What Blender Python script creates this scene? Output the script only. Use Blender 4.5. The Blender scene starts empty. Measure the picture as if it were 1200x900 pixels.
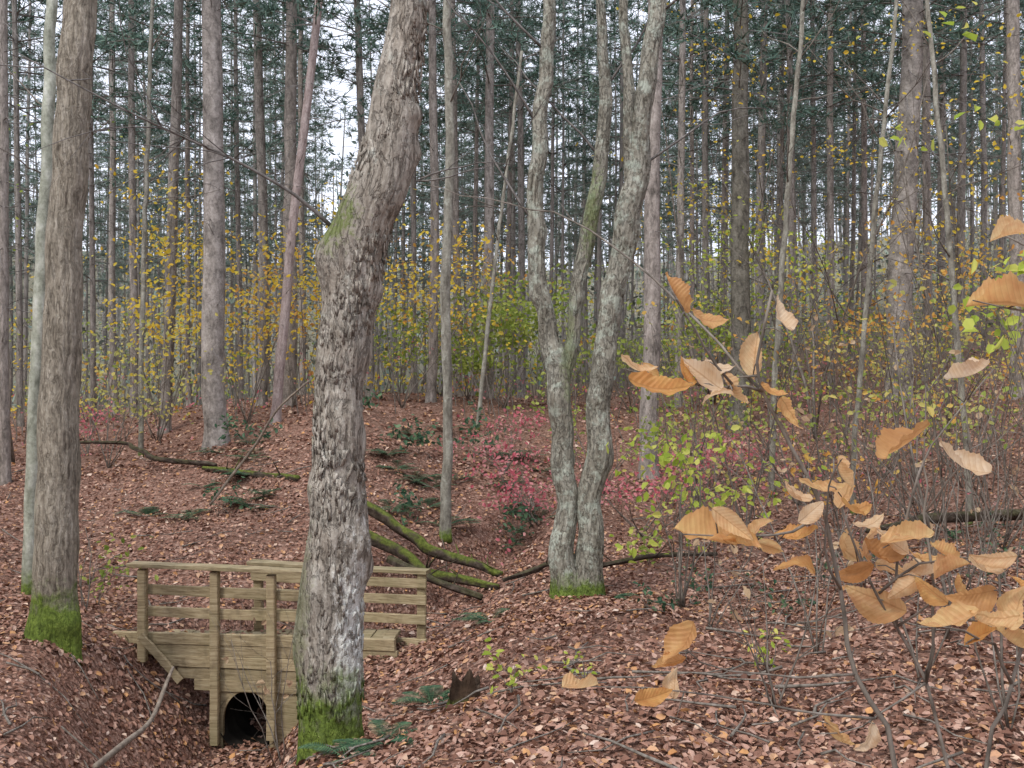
import bpy, math, random
import numpy as np
from mathutils import Vector, Matrix, noise as mn
R=math.radians
rng=np.random.default_rng(11); random.seed(11)
S=bpy.context.scene; COL=S.collection
F=1166.667; CZ=1.7
def P(px,py,Y): return np.array([(px-600)/F*Y, Y, CZ-(py-450)/F*Y])
def unit(v):
    v=np.asarray(v,float); return v/(np.linalg.norm(v)+1e-9)

# ---------------------------------------------------------------- terrain
cp=[(0,890,5.6),(180,860,6.2),(390,882,5.5),(600,850,5.0),(900,840,5.0),(1150,820,5.0),
 (0,765,7.6),(62,738,8.3),(180,800,7.6),(600,775,6.5),(800,745,7),(1100,722,7),
 (20,720,9.4),(130,748,9.2),(360,790,8.6),(480,775,9.0),(520,742,10),(675,700,9.5),(850,690,9.5),(1100,670,9.5),
 (50,650,12),(150,640,12),(250,640,12),(350,645,12),(470,655,12),(560,680,11.7),(640,655,12),(800,655,12),(1000,645,12),(1180,630,12),
 (30,565,16),(150,558,16),(300,540,16),(430,528,16),(540,560,16),(650,570,16),(800,575,16),(1000,560,16),(1180,540,16),
 (30,510,22),(150,505,22),(300,488,20),(430,478,20),(560,485,21),(700,492,22),(900,480,22),(1150,450,22),
 (0,480,40),(200,475,40),(450,470,40),(700,452,40),(900,418,40),(1150,388,40),
 (0,430,80),(300,435,80),(600,415,80),(900,360,80),(1150,330,80),
 (0,310,160),(300,335,160),(600,345,160),(900,310,160),(1200,280,160),
 (-300,290,450),(300,315,450),(600,325,450),(1200,275,450),(1700,265,450)]
pts=[P(*c) for c in cp]
for x,y,z in [(-4,-6,-.2),(0,-6,.1),(4,-6,.3),(-3,0,-.25),(0,0,0),(3,0,.2),(-2,3,-.35),(0,3,-.03),(2,3,.15)]:
    pts.append(np.array([x,y,z],float))
pts=np.array(pts)
def warp(x,y):
    yy=np.maximum(y,-6)
    return np.stack([np.clip(x/(np.maximum(yy,0)+5),-1.3,1.3)*2.5, np.log(yy+8)],-1)
def phi(d): return d*d*np.log(d+1e-9)
A=warp(pts[:,0],pts[:,1]); n=len(A)
K=phi(np.linalg.norm(A[:,None]-A[None],axis=2))+np.eye(n)*.002
Q=np.hstack([np.ones((n,1)),A]); M=np.zeros((n+3,n+3)); M[:n,:n]=K; M[:n,n:]=Q; M[n:,:n]=Q.T
W=np.linalg.solve(M,np.concatenate([pts[:,2],np.zeros(3)]))
tab=np.random.default_rng(3).random((256,256))
def vn(x,y,s,o=0):
    x=x/s+o*17.3; y=y/s+o*9.1
    i=np.floor(x).astype(int); j=np.floor(y).astype(int); a=x-i; b=y-j
    a=a*a*(3-2*a); b=b*b*(3-2*b)
    t=lambda p,q: tab[p&255,q&255]
    return (t(i,j)*(1-a)*(1-b)+t(i+1,j)*a*(1-b)+t(i,j+1)*(1-a)*b+t(i+1,j+1)*a*b)-.5
ditch=np.array([(-1.6,4.2,-.75,.12),(-1.95,5.4,-1.15,.15),(-2.15,6.6,-1.42,.2),(-2.38,8,-1.62,.25),(-2.42,9.2,-1.66,.3),(-2.1,10.3,-1.4,.3),
  (-1.4,11.2,-1.3,.25),(-.6,12.3,-1.1,.2),(0,13.5,-.7,.15),(.4,15,-.2,.1),(.7,17,.25,.1)])
def height(x,y):
    x=np.asarray(x,float); y=np.asarray(y,float); sh=x.shape
    x=x.ravel(); y=y.ravel(); z=np.empty_like(x)
    for k in range(0,len(x),20000):
        w=warp(x[k:k+20000],y[k:k+20000])
        d=np.linalg.norm(w[:,None]-A[None],axis=2)
        z[k:k+20000]=phi(d)@W[:n]+W[n]+w@W[n+1:]
    z=np.clip(z,-3,70)
    z+=.22*vn(x,y,2.3,1)+.10*vn(x,y,.8,2)+.05*vn(x,y,.33,3)
    zc=np.full_like(z,99.)
    for a,b in zip(ditch[:-1],ditch[1:]):
        ab=b[:2]-a[:2]; t=np.clip(((x-a[0])*ab[0]+(y-a[1])*ab[1])/(ab@ab),0,1)
        d=np.hypot(x-a[0]-t*ab[0],y-a[1]-t*ab[1]); zb=a[2]+(b[2]-a[2])*t; w0=a[3]+(b[3]-a[3])*t
        zc=np.minimum(zc,zb+np.maximum(0,d-w0)*1.15+.1*vn(x,y,.4,5))
    kk=.12; h=np.clip(.5+.5*(zc-z)/kk,0,1); z=zc*(1-h)+z*h-kk*h*(1-h)
    return z.reshape(sh)
def H(x,y): return float(height(np.array([x]),np.array([y]))[0])

# ---------------------------------------------------------------- mesh builder
class MB:
    def __init__(s): s.v=[]; s.f=[]; s.m=[]; s.n=0
    def add(s,v,f,m=0):
        v=np.asarray(v,float); s.v.append(v); o=s.n
        if isinstance(f,np.ndarray): s.f+=(f+o).tolist()
        else: s.f+=[[q+o for q in e] for e in f]
        s.m+=[m]*len(f); s.n+=len(v)
    def tube(s,pts,rad,k=6,m=0):
        pts=np.asarray(pts,float); rad=np.asarray(rad,float); c=len(pts)
        t=np.gradient(pts,axis=0); t/=np.linalg.norm(t,axis=1)[:,None]+1e-9
        ref=np.array([1,0,0.]) if abs(t[0][0])<.8 else np.array([0,1,0.])
        u=ref-t*(t@ref)[:,None]; u/=np.linalg.norm(u,axis=1)[:,None]+1e-9
        w=np.cross(t,u); a=np.arange(k)*2*np.pi/k
        v=pts[:,None]+rad[:,None,None]*(np.cos(a)[None,:,None]*u[:,None]+np.sin(a)[None,:,None]*w[:,None])
        i=np.arange(c-1)[:,None]*k; j=np.arange(k)[None]; j2=(j+1)%k
        f=np.stack([i+j,i+j2,i+k+j2,i+k+j],-1).reshape(-1,4)
        o=s.n; s.add(v.reshape(-1,3),f,m)
        s.f.append([o+q for q in range(k-1,-1,-1)]); s.m.append(m)
        s.f.append([o+(c-1)*k+q for q in range(k)]); s.m.append(m)
    def beam(s,p0,p1,h,t,m=0,j=0.0):
        p0=np.asarray(p0,float); p1=np.asarray(p1,float); d=unit(p1-p0)
        up=np.array([0,0,1.]) if abs(d[2])<.9 else np.array([0,1.,0])
        sd=unit(np.cross(d,up)); up=np.cross(sd,d)
        K=9; b=min(h,t)*.12
        prof=[(-t/2+b,-h/2),(t/2-b,-h/2),(t/2,-h/2+b),(t/2,h/2-b),(t/2-b,h/2),(-t/2+b,h/2),(-t/2,h/2-b),(-t/2,-h/2+b)]
        L=np.linalg.norm(p1-p0); V=[]
        ph=rng.random(2)*6
        for i in range(K):
            q=i/(K-1); c=p0+(p1-p0)*q+up*math.sin(q*4+ph[0])*.004+sd*math.sin(q*3+ph[1])*.003
            for a,e in prof: V.append(c+sd*(a+rng.normal()*.0012)+up*(e+rng.normal()*.0012))
        k=8; fs=[]
        for i in range(K-1):
            for q in range(k): fs.append([i*k+q,i*k+(q+1)%k,(i+1)*k+(q+1)%k,(i+1)*k+q])
        o=s.n; s.add(V,fs,m)
        s.f.append([o+q for q in range(k-1,-1,-1)]); s.m.append(m)
        s.f.append([o+(K-1)*k+q for q in range(k)]); s.m.append(m)
def wl(o):
    l=np.zeros(3)
    while o is not None: l=l+np.array(o.location); o=o.parent
    return l
def build(name,mb,mats,parent=None,smooth=True,local=None):
    me=bpy.data.meshes.new(name)
    v=np.concatenate(mb.v)
    v=local(v) if local else v-wl(parent)
    me.from_pydata(v.tolist(),[],mb.f)
    if not isinstance(mats,(list,tuple)): mats=[mats]
    for m in mats: me.materials.append(m)
    if len(mats)>1: me.polygons.foreach_set('material_index',mb.m)
    if smooth: me.polygons.foreach_set('use_smooth',[True]*len(me.polygons))
    o=bpy.data.objects.new(name,me); COL.objects.link(o); o.parent=parent
    return o
def tag(o,label=None,cat=None,group=None,kind=None):
    for k,v in (('label',label),('category',cat),('group',group),('kind',kind)):
        if v: o[k]=v
    return o
def thing(name,loc,label,cat,group=None):
    o=bpy.data.objects.new(name,None); COL.objects.link(o); o.location=tuple(float(q) for q in loc); o.empty_display_size=.1
    return tag(o,label,cat,group)
def nz(v): return v/(np.linalg.norm(v,axis=-1,keepdims=True)+1e-9)
def leaf_arr(mb,c,size,asp=.5,nrm=None,jit=.5,fold=.14,m=0,r=None):
    r=r or rng; c=np.asarray(c,float); k=len(c); size=np.broadcast_to(np.asarray(size,float),(k,))
    nn=nz(r.normal(size=(k,3))) if nrm is None else nz(np.asarray(nrm)+r.normal(size=(k,3))*jit)
    d=r.normal(size=(k,3)); d=nz(d-nn*(d*nn).sum(1,keepdims=True)); s=np.cross(nn,d)
    L=size[:,None]; w=L*asp*(.8+.4*r.random((k,1))); cu=(r.random((k,1))-.3)*.35*L; fo=w*(fold+r.random((k,1))*.35)
    T=[(-.5,0),(-.2,.5),(.2,.42),(.5,0),(.2,-.42),(-.2,-.5)]
    V=np.stack([c+d*L*a+s*w*b+nn*(fo*abs(b)*2+cu*(a*a*4)) for a,b in T],1).reshape(-1,3)
    b=np.arange(k)[:,None]*6
    mb.add(V,np.concatenate([b+np.array([[0,1,2,3]]),b+np.array([[0,3,4,5]])]),m)
def blades(mb,c,d,L,w,m=0):
    k=len(c); s=nz(np.cross(d,rng.normal(size=(k,3))))*w
    V=np.stack([c-s,c+s,c+d*np.asarray(L).reshape(-1,1)],1).reshape(-1,3)
    mb.add(V,np.arange(k)[:,None]*3+np.array([[0,1,2]]),m)
def grow(mb,p,d,L,r,depth,tips,rs,sides=5,up=0.,wig=.18,kids=(3,5),spr=.7,m=0):
    p=np.asarray(p,float); pts=[p]; dd=unit(d); dirs=[dd]; n=6
    for i in range(n):
        dd=unit(dd+rs.normal(size=3)*wig+np.array([0,0,up])); p=p+dd*L/n; pts.append(p); dirs.append(dd)
    mb.tube(pts,np.linspace(r,r*.35,n+1),sides,m)
    if depth==0: tips+=pts[1:]
    else:
        tips+=pts[4:]
        for q in range(rs.integers(kids[0],kids[1]+1)):
            i=rs.integers(2,n+1)
            grow(mb,pts[i],dirs[i]+rs.normal(size=3)*spr,L*rs.uniform(.35,.65),r*(1-.65*i/n)*.62,depth-1,tips,rs,max(3,sides-1),up,wig,kids,spr,m)

# ---------------------------------------------------------------- materials
def N(nt,t,ins=None,**pr):
    nd=nt.nodes.new(t)
    for k,v in pr.items(): setattr(nd,k,v)
    for k,v in (ins or {}).items():
        if isinstance(v,bpy.types.NodeSocket): nt.links.new(v,nd.inputs[k])
        else: nd.inputs[k].default_value=v
    return nd
def C4(c): return (c[0],c[1],c[2],1)
def ramp(nt,fac,stops,interp='LINEAR'):
    nd=nt.nodes.new('ShaderNodeValToRGB'); nt.links.new(fac,nd.inputs[0]); nd.color_ramp.interpolation=interp
    e=nd.color_ramp.elements
    while len(e)<len(stops): e.new(.5)
    for q,(p,c) in zip(e,stops): q.position=p; q.color=C4(c) if hasattr(c,'__len__') else (c,c,c,1)
    return nd.outputs[0]
def mix(nt,f,a,b,bt='MIX'):
    nd=nt.nodes.new('ShaderNodeMix'); nd.data_type='RGBA'; nd.blend_type=bt
    for i,v in ((0,f),(6,a),(7,b)):
        if isinstance(v,bpy.types.NodeSocket): nt.links.new(v,nd.inputs[i])
        else: nd.inputs[i].default_value=v if i==0 else C4(v)
    return nd.outputs[2]
def math_(nt,op,a,b=0.,cl=False):
    nd=nt.nodes.new('ShaderNodeMath'); nd.operation=op; nd.use_clamp=cl
    for i,v in enumerate((a,b)):
        if isinstance(v,bpy.types.NodeSocket): nt.links.new(v,nd.inputs[i])
        else: nd.inputs[i].default_value=v
    return nd.outputs[0]
def newmat(name):
    m=bpy.data.materials.new(name); m.use_nodes=True; nt=m.node_tree
    return m,nt,nt.nodes['Principled BSDF'],nt.nodes['Material Output']
def noise(nt,vec,sc,det=4,ro=.55): return N(nt,'ShaderNodeTexNoise',{'Vector':vec,'Scale':sc,'Detail':det,'Roughness':ro}).outputs[0]
def mapping(nt,vec,s): return N(nt,'ShaderNodeMapping',{'Vector':vec,'Scale':s}).outputs[0]
MOSS=[(.3,(.045,.07,.012)),(.55,(.135,.20,.03)),(.75,(.245,.32,.06))]
def bark_mat(name,stops,sc=14,zs=.16,bump=.6,moss=None,patches=(),lichen=None,rand=None,topmoss=0,flaky=0,fk=.5,det=6,fz=.33):
    m,nt,bs,_=newmat(name)
    tc=N(nt,'ShaderNodeTexCoord').outputs['Object']
    nw=N(nt,'ShaderNodeTexNoise',{'Vector':tc,'Scale':5.,'Detail':2.}).outputs[1]
    wv=N(nt,'ShaderNodeVectorMath',{0:nw,1:(.10,.10,.10)},operation='MULTIPLY').outputs[0]
    tw=N(nt,'ShaderNodeVectorMath',{0:tc,1:wv},operation='ADD').outputs[0]
    v=mapping(nt,tw,(1,1,zs)); n1=noise(nt,v,sc,det,.65); n2=noise(nt,tc,3.2,3); n3=noise(nt,tc,26,4,.7)
    base=ramp(nt,n1,stops)
    base=mix(nt,.5,base,ramp(nt,n2,[(.3,.38),(.7,.66)]),'OVERLAY')
    base=mix(nt,.5,base,ramp(nt,n3,[(.3,.30),(.7,.76)]),'OVERLAY')
    hgt=n1
    if flaky:
        n5=noise(nt,mapping(nt,tw,(1,1,fz)),flaky,4,.6)
        rg=math_(nt,'ABSOLUTE',math_(nt,'SUBTRACT',n5,.5)); cr=ramp(nt,rg,[(0,.38),(.04,1.)])
        base=mix(nt,fk,base,cr,'MULTIPLY'); hgt=math_(nt,'ADD',n1,math_(nt,'MULTIPLY',cr,.55))
    if rand:
        rd=N(nt,'ShaderNodeObjectInfo').outputs['Random']
        base=mix(nt,.9,base,ramp(nt,rd,rand),'MULTIPLY')
    if lichen:
        lc,th=lichen; base=mix(nt,ramp(nt,noise(nt,tc,6.5,6,.75),[(th,0.),(th+.09,.75)]),base,lc)
    for ce,ra,co,st in patches:
        d=N(nt,'ShaderNodeVectorMath',{0:tc,1:ce},operation='SUBTRACT').outputs[0]
        d=N(nt,'ShaderNodeVectorMath',{0:d,1:ra},operation='DIVIDE').outputs[0]
        d=N(nt,'ShaderNodeVectorMath',{0:d},operation='LENGTH').outputs['Value']
        k=math_(nt,'SUBTRACT',1.15,d); k=math_(nt,'ADD',k,math_(nt,'MULTIPLY',math_(nt,'SUBTRACT',n3,.5),3.2)); k=math_(nt,'ADD',k,math_(nt,'MULTIPLY',math_(nt,'SUBTRACT',n1,.5),2.4))
        base=mix(nt,math_(nt,'MULTIPLY',ramp(nt,k,[(0,0.),(.7,1.)]),st),base,co)
    if moss:
        h,am=moss
        z=N(nt,'ShaderNodeSeparateXYZ',{0:tc}).outputs[2]
        k=math_(nt,'SUBTRACT',1.2,math_(nt,'DIVIDE',z,h)); k=math_(nt,'ADD',k,math_(nt,'MULTIPLY',math_(nt,'SUBTRACT',noise(nt,tc,7,5,.7),.52),3.6*am)); k=math_(nt,'ADD',k,math_(nt,'MULTIPLY',math_(nt,'SUBTRACT',n1,.5),1.2))
        base=mix(nt,ramp(nt,k,[(.05,0.),(.65,.95)]),base,ramp(nt,n3,MOSS))
    if topmoss:
        nz_=N(nt,'ShaderNodeSeparateXYZ',{0:N(nt,'ShaderNodeNewGeometry').outputs['Normal']}).outputs[2]
        k=math_(nt,'ADD',nz_,math_(nt,'MULTIPLY',math_(nt,'SUBTRACT',noise(nt,tc,4,5),.5),5.0))
        base=mix(nt,math_(nt,'MULTIPLY',ramp(nt,k,[(.1,0.),(.9,1.)]),topmoss),base,ramp(nt,n3,[(.3,(.04,.055,.01)),(.7,(.17,.205,.04))]))
    nt.links.new(base,bs.inputs['Base Color']); bs.inputs['Roughness'].default_value=.95; bs.inputs['Specular IOR Level'].default_value=.12
    hh=math_(nt,'ADD',hgt,math_(nt,'MULTIPLY',n3,.6))
    b=N(nt,'ShaderNodeBump',{'Height':hh,'Strength':bump,'Distance':.02}); nt.links.new(b.outputs[0],bs.inputs['Normal'])
    return m
def simple_mat(name,stops,sc,rand=None):
    m,nt,bs,_=newmat(name); tc=N(nt,'ShaderNodeTexCoord').outputs['Object']
    c=ramp(nt,noise(nt,mapping(nt,tc,(1,1,.3)),sc,3),stops)
    if rand: c=mix(nt,.9,c,ramp(nt,N(nt,'ShaderNodeObjectInfo').outputs['Random'],rand),'MULTIPLY')
    nt.links.new(c,bs.inputs['Base Color']); bs.inputs['Roughness'].default_value=.95; bs.inputs['Specular IOR Level'].default_value=.1; return m
def leaf_mat(name,stops,tr=.35,rough=.6,tex=True):
    m,nt,bs,out=newmat(name)
    rd=N(nt,'ShaderNodeNewGeometry').outputs['Random Per Island']
    c=ramp(nt,rd,stops)
    if tex:
        tc=N(nt,'ShaderNodeTexCoord').outputs['Object']
        c=mix(nt,.5,c,ramp(nt,noise(nt,tc,22,3),[(.3,.32),(.7,.7)]),'OVERLAY')
    nt.links.new(c,bs.inputs['Base Color']); bs.inputs['Roughness'].default_value=rough; bs.inputs['Specular IOR Level'].default_value=.2
    if tr:
        t=N(nt,'ShaderNodeBsdfTranslucent',{'Color':c}); mx=N(nt,'ShaderNodeMixShader',{0:tr,1:bs.outputs[0],2:t.outputs[0]})
        nt.links.new(mx.outputs[0],out.inputs[0])
    return m
M={}
M['mid']=bark_mat('grey shaggy bark',[(.28,(.115,.097,.078)),(.40,(.27,.24,.20)),(.58,(.39,.36,.31)),(.75,(.51,.485,.43))],sc=24,zs=.17,bump=.9,flaky=22,fk=.65,fz=.24,moss=(.46,.55),lichen=((.48,.50,.44),.60),
   patches=[((.15,-.1,.68),(.10,.35,.44),(.72,.73,.69),.85),((.13,-.1,.38),(.09,.4,.2),(.60,.62,.56),.6),((-.02,-.05,2.95),(.17,.5,.18),(.13,.17,.04),.85),((-.15,0,2.4),(.07,.4,.5),(.14,.16,.05),.6),((-.17,0,.8),(.07,.4,.8),(.14,.16,.06),.55)])
M['left']=bark_mat('grey brown furrowed bark',[(.32,(.13,.11,.088)),(.46,(.27,.24,.19)),(.6,(.37,.335,.275)),(.8,(.47,.43,.37))],sc=30,zs=.12,bump=.85,flaky=26,fk=.3,fz=.16,moss=(.38,.55),lichen=((.42,.43,.36),.64),patches=[((-.2,-.1,1.6),(.12,.4,1.6),(.28,.29,.21),.45)])
M['twin']=bark_mat('lichened grey bark',[(.28,(.085,.077,.06)),(.40,(.22,.205,.165)),(.58,(.32,.31,.26)),(.8,(.42,.41,.36))],sc=22,zs=.22,bump=1.,flaky=18,fk=.65,moss=(.24,.55),lichen=((.48,.53,.45),.515),patches=[((.12,0,3.7),(.10,.5,.5),(.15,.20,.06),.65),((-.1,0,2.4),(.08,.5,.5),(.16,.20,.07),.55)])
PR=[(0,(.66,.65,.63)),(.3,(.93,.88,.83)),(.55,(.78,.77,.74)),(.8,(1.0,.97,.94)),(1,(.98,.91,.87))]
M['pine']=bark_mat('pine bark',[(.3,(.14,.13,.12)),(.48,(.31,.29,.27)),(.65,(.42,.395,.375)),(.8,(.51,.485,.465))],sc=10,zs=.35,bump=.6,rand=PR,flaky=9,fk=.45,lichen=((.42,.45,.40),.64),det=4)
M['pinkpine']=bark_mat('pinkish pine bark',[(.3,(.23,.18,.165)),(.5,(.39,.32,.30)),(.8,(.52,.45,.425))],sc=10,zs=.35,bump=.5,flaky=9,fk=.35,det=4)
M['farpine']=simple_mat('hazy distant pine bark',[(.3,(.20,.19,.185)),(.55,(.34,.33,.315)),(.8,(.46,.445,.43))],8,PR)  # pine bark colour lightened to stand for haze over distance
M['darkpine']=bark_mat('dark pine bark',[(.3,(.07,.065,.055)),(.5,(.17,.16,.13)),(.8,(.27,.26,.22))],sc=11,zs=.3,bump=.8,flaky=9)
M['birch']=bark_mat('pale lichen bark',[(.3,(.16,.17,.13)),(.5,(.36,.38,.31)),(.7,(.55,.57,.50))],sc=10,zs=.4,bump=.4,moss=(.3,.4))
M['slim']=bark_mat('slim sapling bark',[(.3,(.11,.10,.08)),(.5,(.25,.24,.20)),(.7,(.40,.40,.34))],sc=14,zs=.3,bump=.4,moss=(.2,.4),lichen=((.46,.49,.42),.58))
M['twig']=simple_mat('twig bark',[(.3,(.09,.078,.065)),(.6,(.23,.205,.175)),(.8,(.33,.30,.27))],40)
M['stick']=bark_mat('bare stick wood',[(.3,(.11,.088,.068)),(.55,(.24,.20,.16)),(.8,(.35,.305,.245))],sc=20,zs=1,bump=.4)
M['dead']=simple_mat('dead twig bark',[(.3,(.09,.082,.076)),(.7,(.25,.235,.22))],30)
M['log']=bark_mat('rotting log bark',[(.3,(.02,.015,.012)),(.55,(.07,.055,.042)),(.8,(.15,.12,.095))],sc=12,zs=1,bump=.8,topmoss=.9)
M['darklog']=bark_mat('dark wet log bark',[(.3,(.02,.016,.013)),(.55,(.07,.055,.044)),(.8,(.15,.12,.10))],sc=12,zs=1,bump=.8,topmoss=.2)
M['stump']=bark_mat('rotten stump wood',[(.3,(.02,.014,.01)),(.6,(.09,.06,.04)),(.8,(.18,.13,.09))],sc=14,zs=.2,bump=1,moss=(.1,.3))
M['needle']=leaf_mat('pine needles',[(0,(.06,.115,.092)),(.5,(.11,.19,.152)),(1,(.19,.28,.22))],0,.6,False)
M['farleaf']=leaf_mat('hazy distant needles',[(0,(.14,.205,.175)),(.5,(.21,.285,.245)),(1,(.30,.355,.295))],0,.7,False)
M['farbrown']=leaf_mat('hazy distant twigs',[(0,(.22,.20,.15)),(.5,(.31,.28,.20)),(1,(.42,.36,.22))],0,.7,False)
M['yellow']=leaf_mat('yellow autumn leaves',[(0,(.66,.46,.04)),(.5,(.84,.68,.10)),(.8,(.78,.48,.06)),(1,(.64,.68,.15))],.5,.6,False)
M['orange']=leaf_mat('orange autumn leaves',[(0,(.58,.27,.07)),(.5,(.74,.43,.10)),(1,(.78,.60,.17))],.5,.6,False)
M['olive']=leaf_mat('olive leaves',[(0,(.17,.24,.04)),(.5,(.31,.395,.08)),(1,(.48,.52,.14))],.45,.6,False)
M['pink']=leaf_mat('pink red leaves',[(0,(.52,.10,.14)),(.5,(.66,.22,.25)),(1,(.70,.38,.36))],.45,.6,False)
M['lime']=leaf_mat('yellow green leaves',[(0,(.30,.43,.05)),(.5,(.50,.60,.10)),(1,(.74,.72,.20))],.5,.5,False)
M['haze']=leaf_mat('pale yellow olive leaves',[(0,(.34,.35,.10)),(.5,(.55,.54,.16)),(1,(.74,.61,.20))],.5,.6,False)
M['green']=leaf_mat('dark green leaves',[(0,(.03,.08,.045)),(.6,(.075,.145,.08)),(1,(.14,.235,.115))],.25,.45,False)
M['brown']=leaf_mat('faded brown leaves',[(0,(.28,.18,.11)),(.5,(.46,.32,.20)),(1,(.58,.44,.28))],.4,.6,False)
M['litter']=leaf_mat('fallen leaves',[(0,(.11,.055,.038)),(.14,(.20,.10,.069)),(.38,(.28,.152,.108)),(.6,(.35,.20,.145)),(.8,(.44,.29,.23)),(.91,(.48,.25,.10)),(1,(.60,.47,.385))],0,.75)
def wood_mat():
    m,nt,bs,_=newmat('weathered timber'); tc=N(nt,'ShaderNodeTexCoord').outputs['Object']
    g=noise(nt,mapping(nt,tc,(1.5,9,34)),2.2,8,.65); n2=noise(nt,tc,2.6,4); n3=noise(nt,tc,9,5)
    c=ramp(nt,g,[(.3,(.20,.155,.09)),(.5,(.41,.335,.21)),(.7,(.56,.48,.33))])
    rd=N(nt,'ShaderNodeObjectInfo').outputs['Random']
    c=mix(nt,.8,c,ramp(nt,rd,[(0,(.66,.65,.61)),(1,(1,.97,.92))]),'MULTIPLY')
    c=mix(nt,ramp(nt,n2,[(.48,0.),(.72,.42)]),c,(.17,.17,.08))
    c=mix(nt,ramp(nt,n3,[(.52,0.),(.72,.6)]),c,(.14,.11,.07))
    nt.links.new(c,bs.inputs['Base Color']); bs.inputs['Roughness'].default_value=.85; bs.inputs['Specular IOR Level'].default_value=.2
    b=N(nt,'ShaderNodeBump',{'Height':g,'Strength':.5,'Distance':.01}); nt.links.new(b.outputs[0],bs.inputs['Normal']); return m
M['wood']=wood_mat()
def pipe_mat():
    m,nt,bs,_=newmat('shade-black culvert metal'); tc=N(nt,'ShaderNodeTexCoord').outputs['Object']
    nt.links.new(ramp(nt,noise(nt,tc,8,5),[(.3,(.008,.007,.006)),(.7,(.03,.026,.021))]),bs.inputs['Base Color']); bs.inputs['Roughness'].default_value=.9; bs.inputs['Specular IOR Level'].default_value=.1; return m  # near-black colour paints the shade inside the pipe
M['pipe']=pipe_mat()
def ground_mat():
    m,nt,bs,_=newmat('leaf strewn soil'); tc=N(nt,'ShaderNodeTexCoord').outputs['Object']
    nw=N(nt,'ShaderNodeTexNoise',{'Vector':tc,'Scale':9.,'Detail':3.}).outputs[1]
    w=N(nt,'ShaderNodeVectorMath',{0:nw,1:(.09,.09,.09)},operation='MULTIPLY').outputs[0]
    v=N(nt,'ShaderNodeVectorMath',{0:tc,1:w},operation='ADD').outputs[0]
    cols=[(0,(.10,.052,.037)),(.3,(.21,.112,.079)),(.55,(.29,.16,.116)),(.78,(.37,.22,.165)),(1,(.47,.32,.25))]
    def layer(sc):
        vo=N(nt,'ShaderNodeTexVoronoi',{'Vector':v,'Scale':sc}); r=N(nt,'ShaderNodeSeparateColor',{0:vo.outputs['Color']}).outputs[0]
        return ramp(nt,r,cols),vo.outputs['Distance']
    a,da=layer(22.); b,db=layer(35.)
    c=mix(nt,ramp(nt,noise(nt,tc,17,3),[(.42,0.),(.55,1.)]),a,b)
    c=mix(nt,.45,c,ramp(nt,da,[(.15,1.),(.75,.4)]),'MULTIPLY')
    c=mix(nt,ramp(nt,noise(nt,tc,.7,5),[(.50,0.),(.76,.5)]),c,(.11,.07,.05))
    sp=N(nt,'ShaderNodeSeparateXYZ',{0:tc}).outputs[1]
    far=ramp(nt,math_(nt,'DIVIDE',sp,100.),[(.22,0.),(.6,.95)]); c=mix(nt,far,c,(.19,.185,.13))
    nt.links.new(c,bs.inputs['Base Color']); bs.inputs['Roughness'].default_value=.95; bs.inputs['Specular IOR Level'].default_value=.1
    bm=N(nt,'ShaderNodeBump',{'Height':math_(nt,'ADD',da,math_(nt,'MULTIPLY',db,.6)),'Strength':.7,'Distance':.04}); nt.links.new(bm.outputs[0],bs.inputs['Normal']); return m
M['ground']=ground_mat()

# ---------------------------------------------------------------- ground
def axis(lo,hi,st,far_lo,far_hi):
    a=list(np.arange(lo,hi+1e-6,st)); s=st
    while a[-1]<far_hi: s*=1.22; a.append(a[-1]+s)
    s=st
    while a[0]>far_lo: s*=1.22; a.insert(0,a[0]-s)
    return np.array(a)
xs=axis(-11,12,.11,-700,700); ys=axis(1,22,.11,-300,900)
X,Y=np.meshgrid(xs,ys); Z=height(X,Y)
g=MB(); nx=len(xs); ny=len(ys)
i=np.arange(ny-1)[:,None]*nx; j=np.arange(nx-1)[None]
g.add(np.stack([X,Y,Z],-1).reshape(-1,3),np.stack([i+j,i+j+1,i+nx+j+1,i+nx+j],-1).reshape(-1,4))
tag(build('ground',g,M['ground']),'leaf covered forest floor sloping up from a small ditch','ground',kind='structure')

# fallen leaves (uncountable)
def litter(k,y0,y1,s0,s1):
    yy=np.exp(rng.uniform(np.log(y0),np.log(y1),k)); xx=rng.uniform(-1,1,k)*(yy*.66+1.2)
    keep=rng.random(k)<.30+1.4*(vn(xx,yy,1.1,8)+.5); xx=xx[keep]; yy=yy[keep]
    zz=height(xx,yy); e=.08
    nr=np.stack([-(height(xx+e,yy)-zz)/e,-(height(xx,yy+e)-zz)/e,np.ones_like(zz)],-1)
    return np.stack([xx,yy,zz+.010+rng.random(len(xx))*.015],-1),s0+(s1-s0)*rng.random(len(xx))**1.7,nz(nr)
lm=MB()
for k,y0,y1,s0,s1 in ((85000,2.2,9,.020,.066),(68000,8,17,.034,.076),(20000,16,30,.06,.11)):
    c,s,nr=litter(k,y0,y1,s0,s1); leaf_arr(lm,c,s,.62,nr,.36)
k=150; t=rng.random(k); xx=-3.3+t*2.2; yy=9.30-.45*t*1.3+rng.uniform(.0,.45,k)
leaf_arr(lm,np.stack([xx,yy,1.7-(308+6*t)/F*(9.25-.5*t)+.045+rng.random(k)*.01],-1),rng.uniform(.03,.07,k),.62,np.tile([0,0,1.],(k,1)),.3)
tag(build('leaf_litter',lm,M['litter'],smooth=False),'carpet of pinkish brown fallen leaves over the forest floor','fallen leaves',kind='stuff')
tw=MB()
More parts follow.
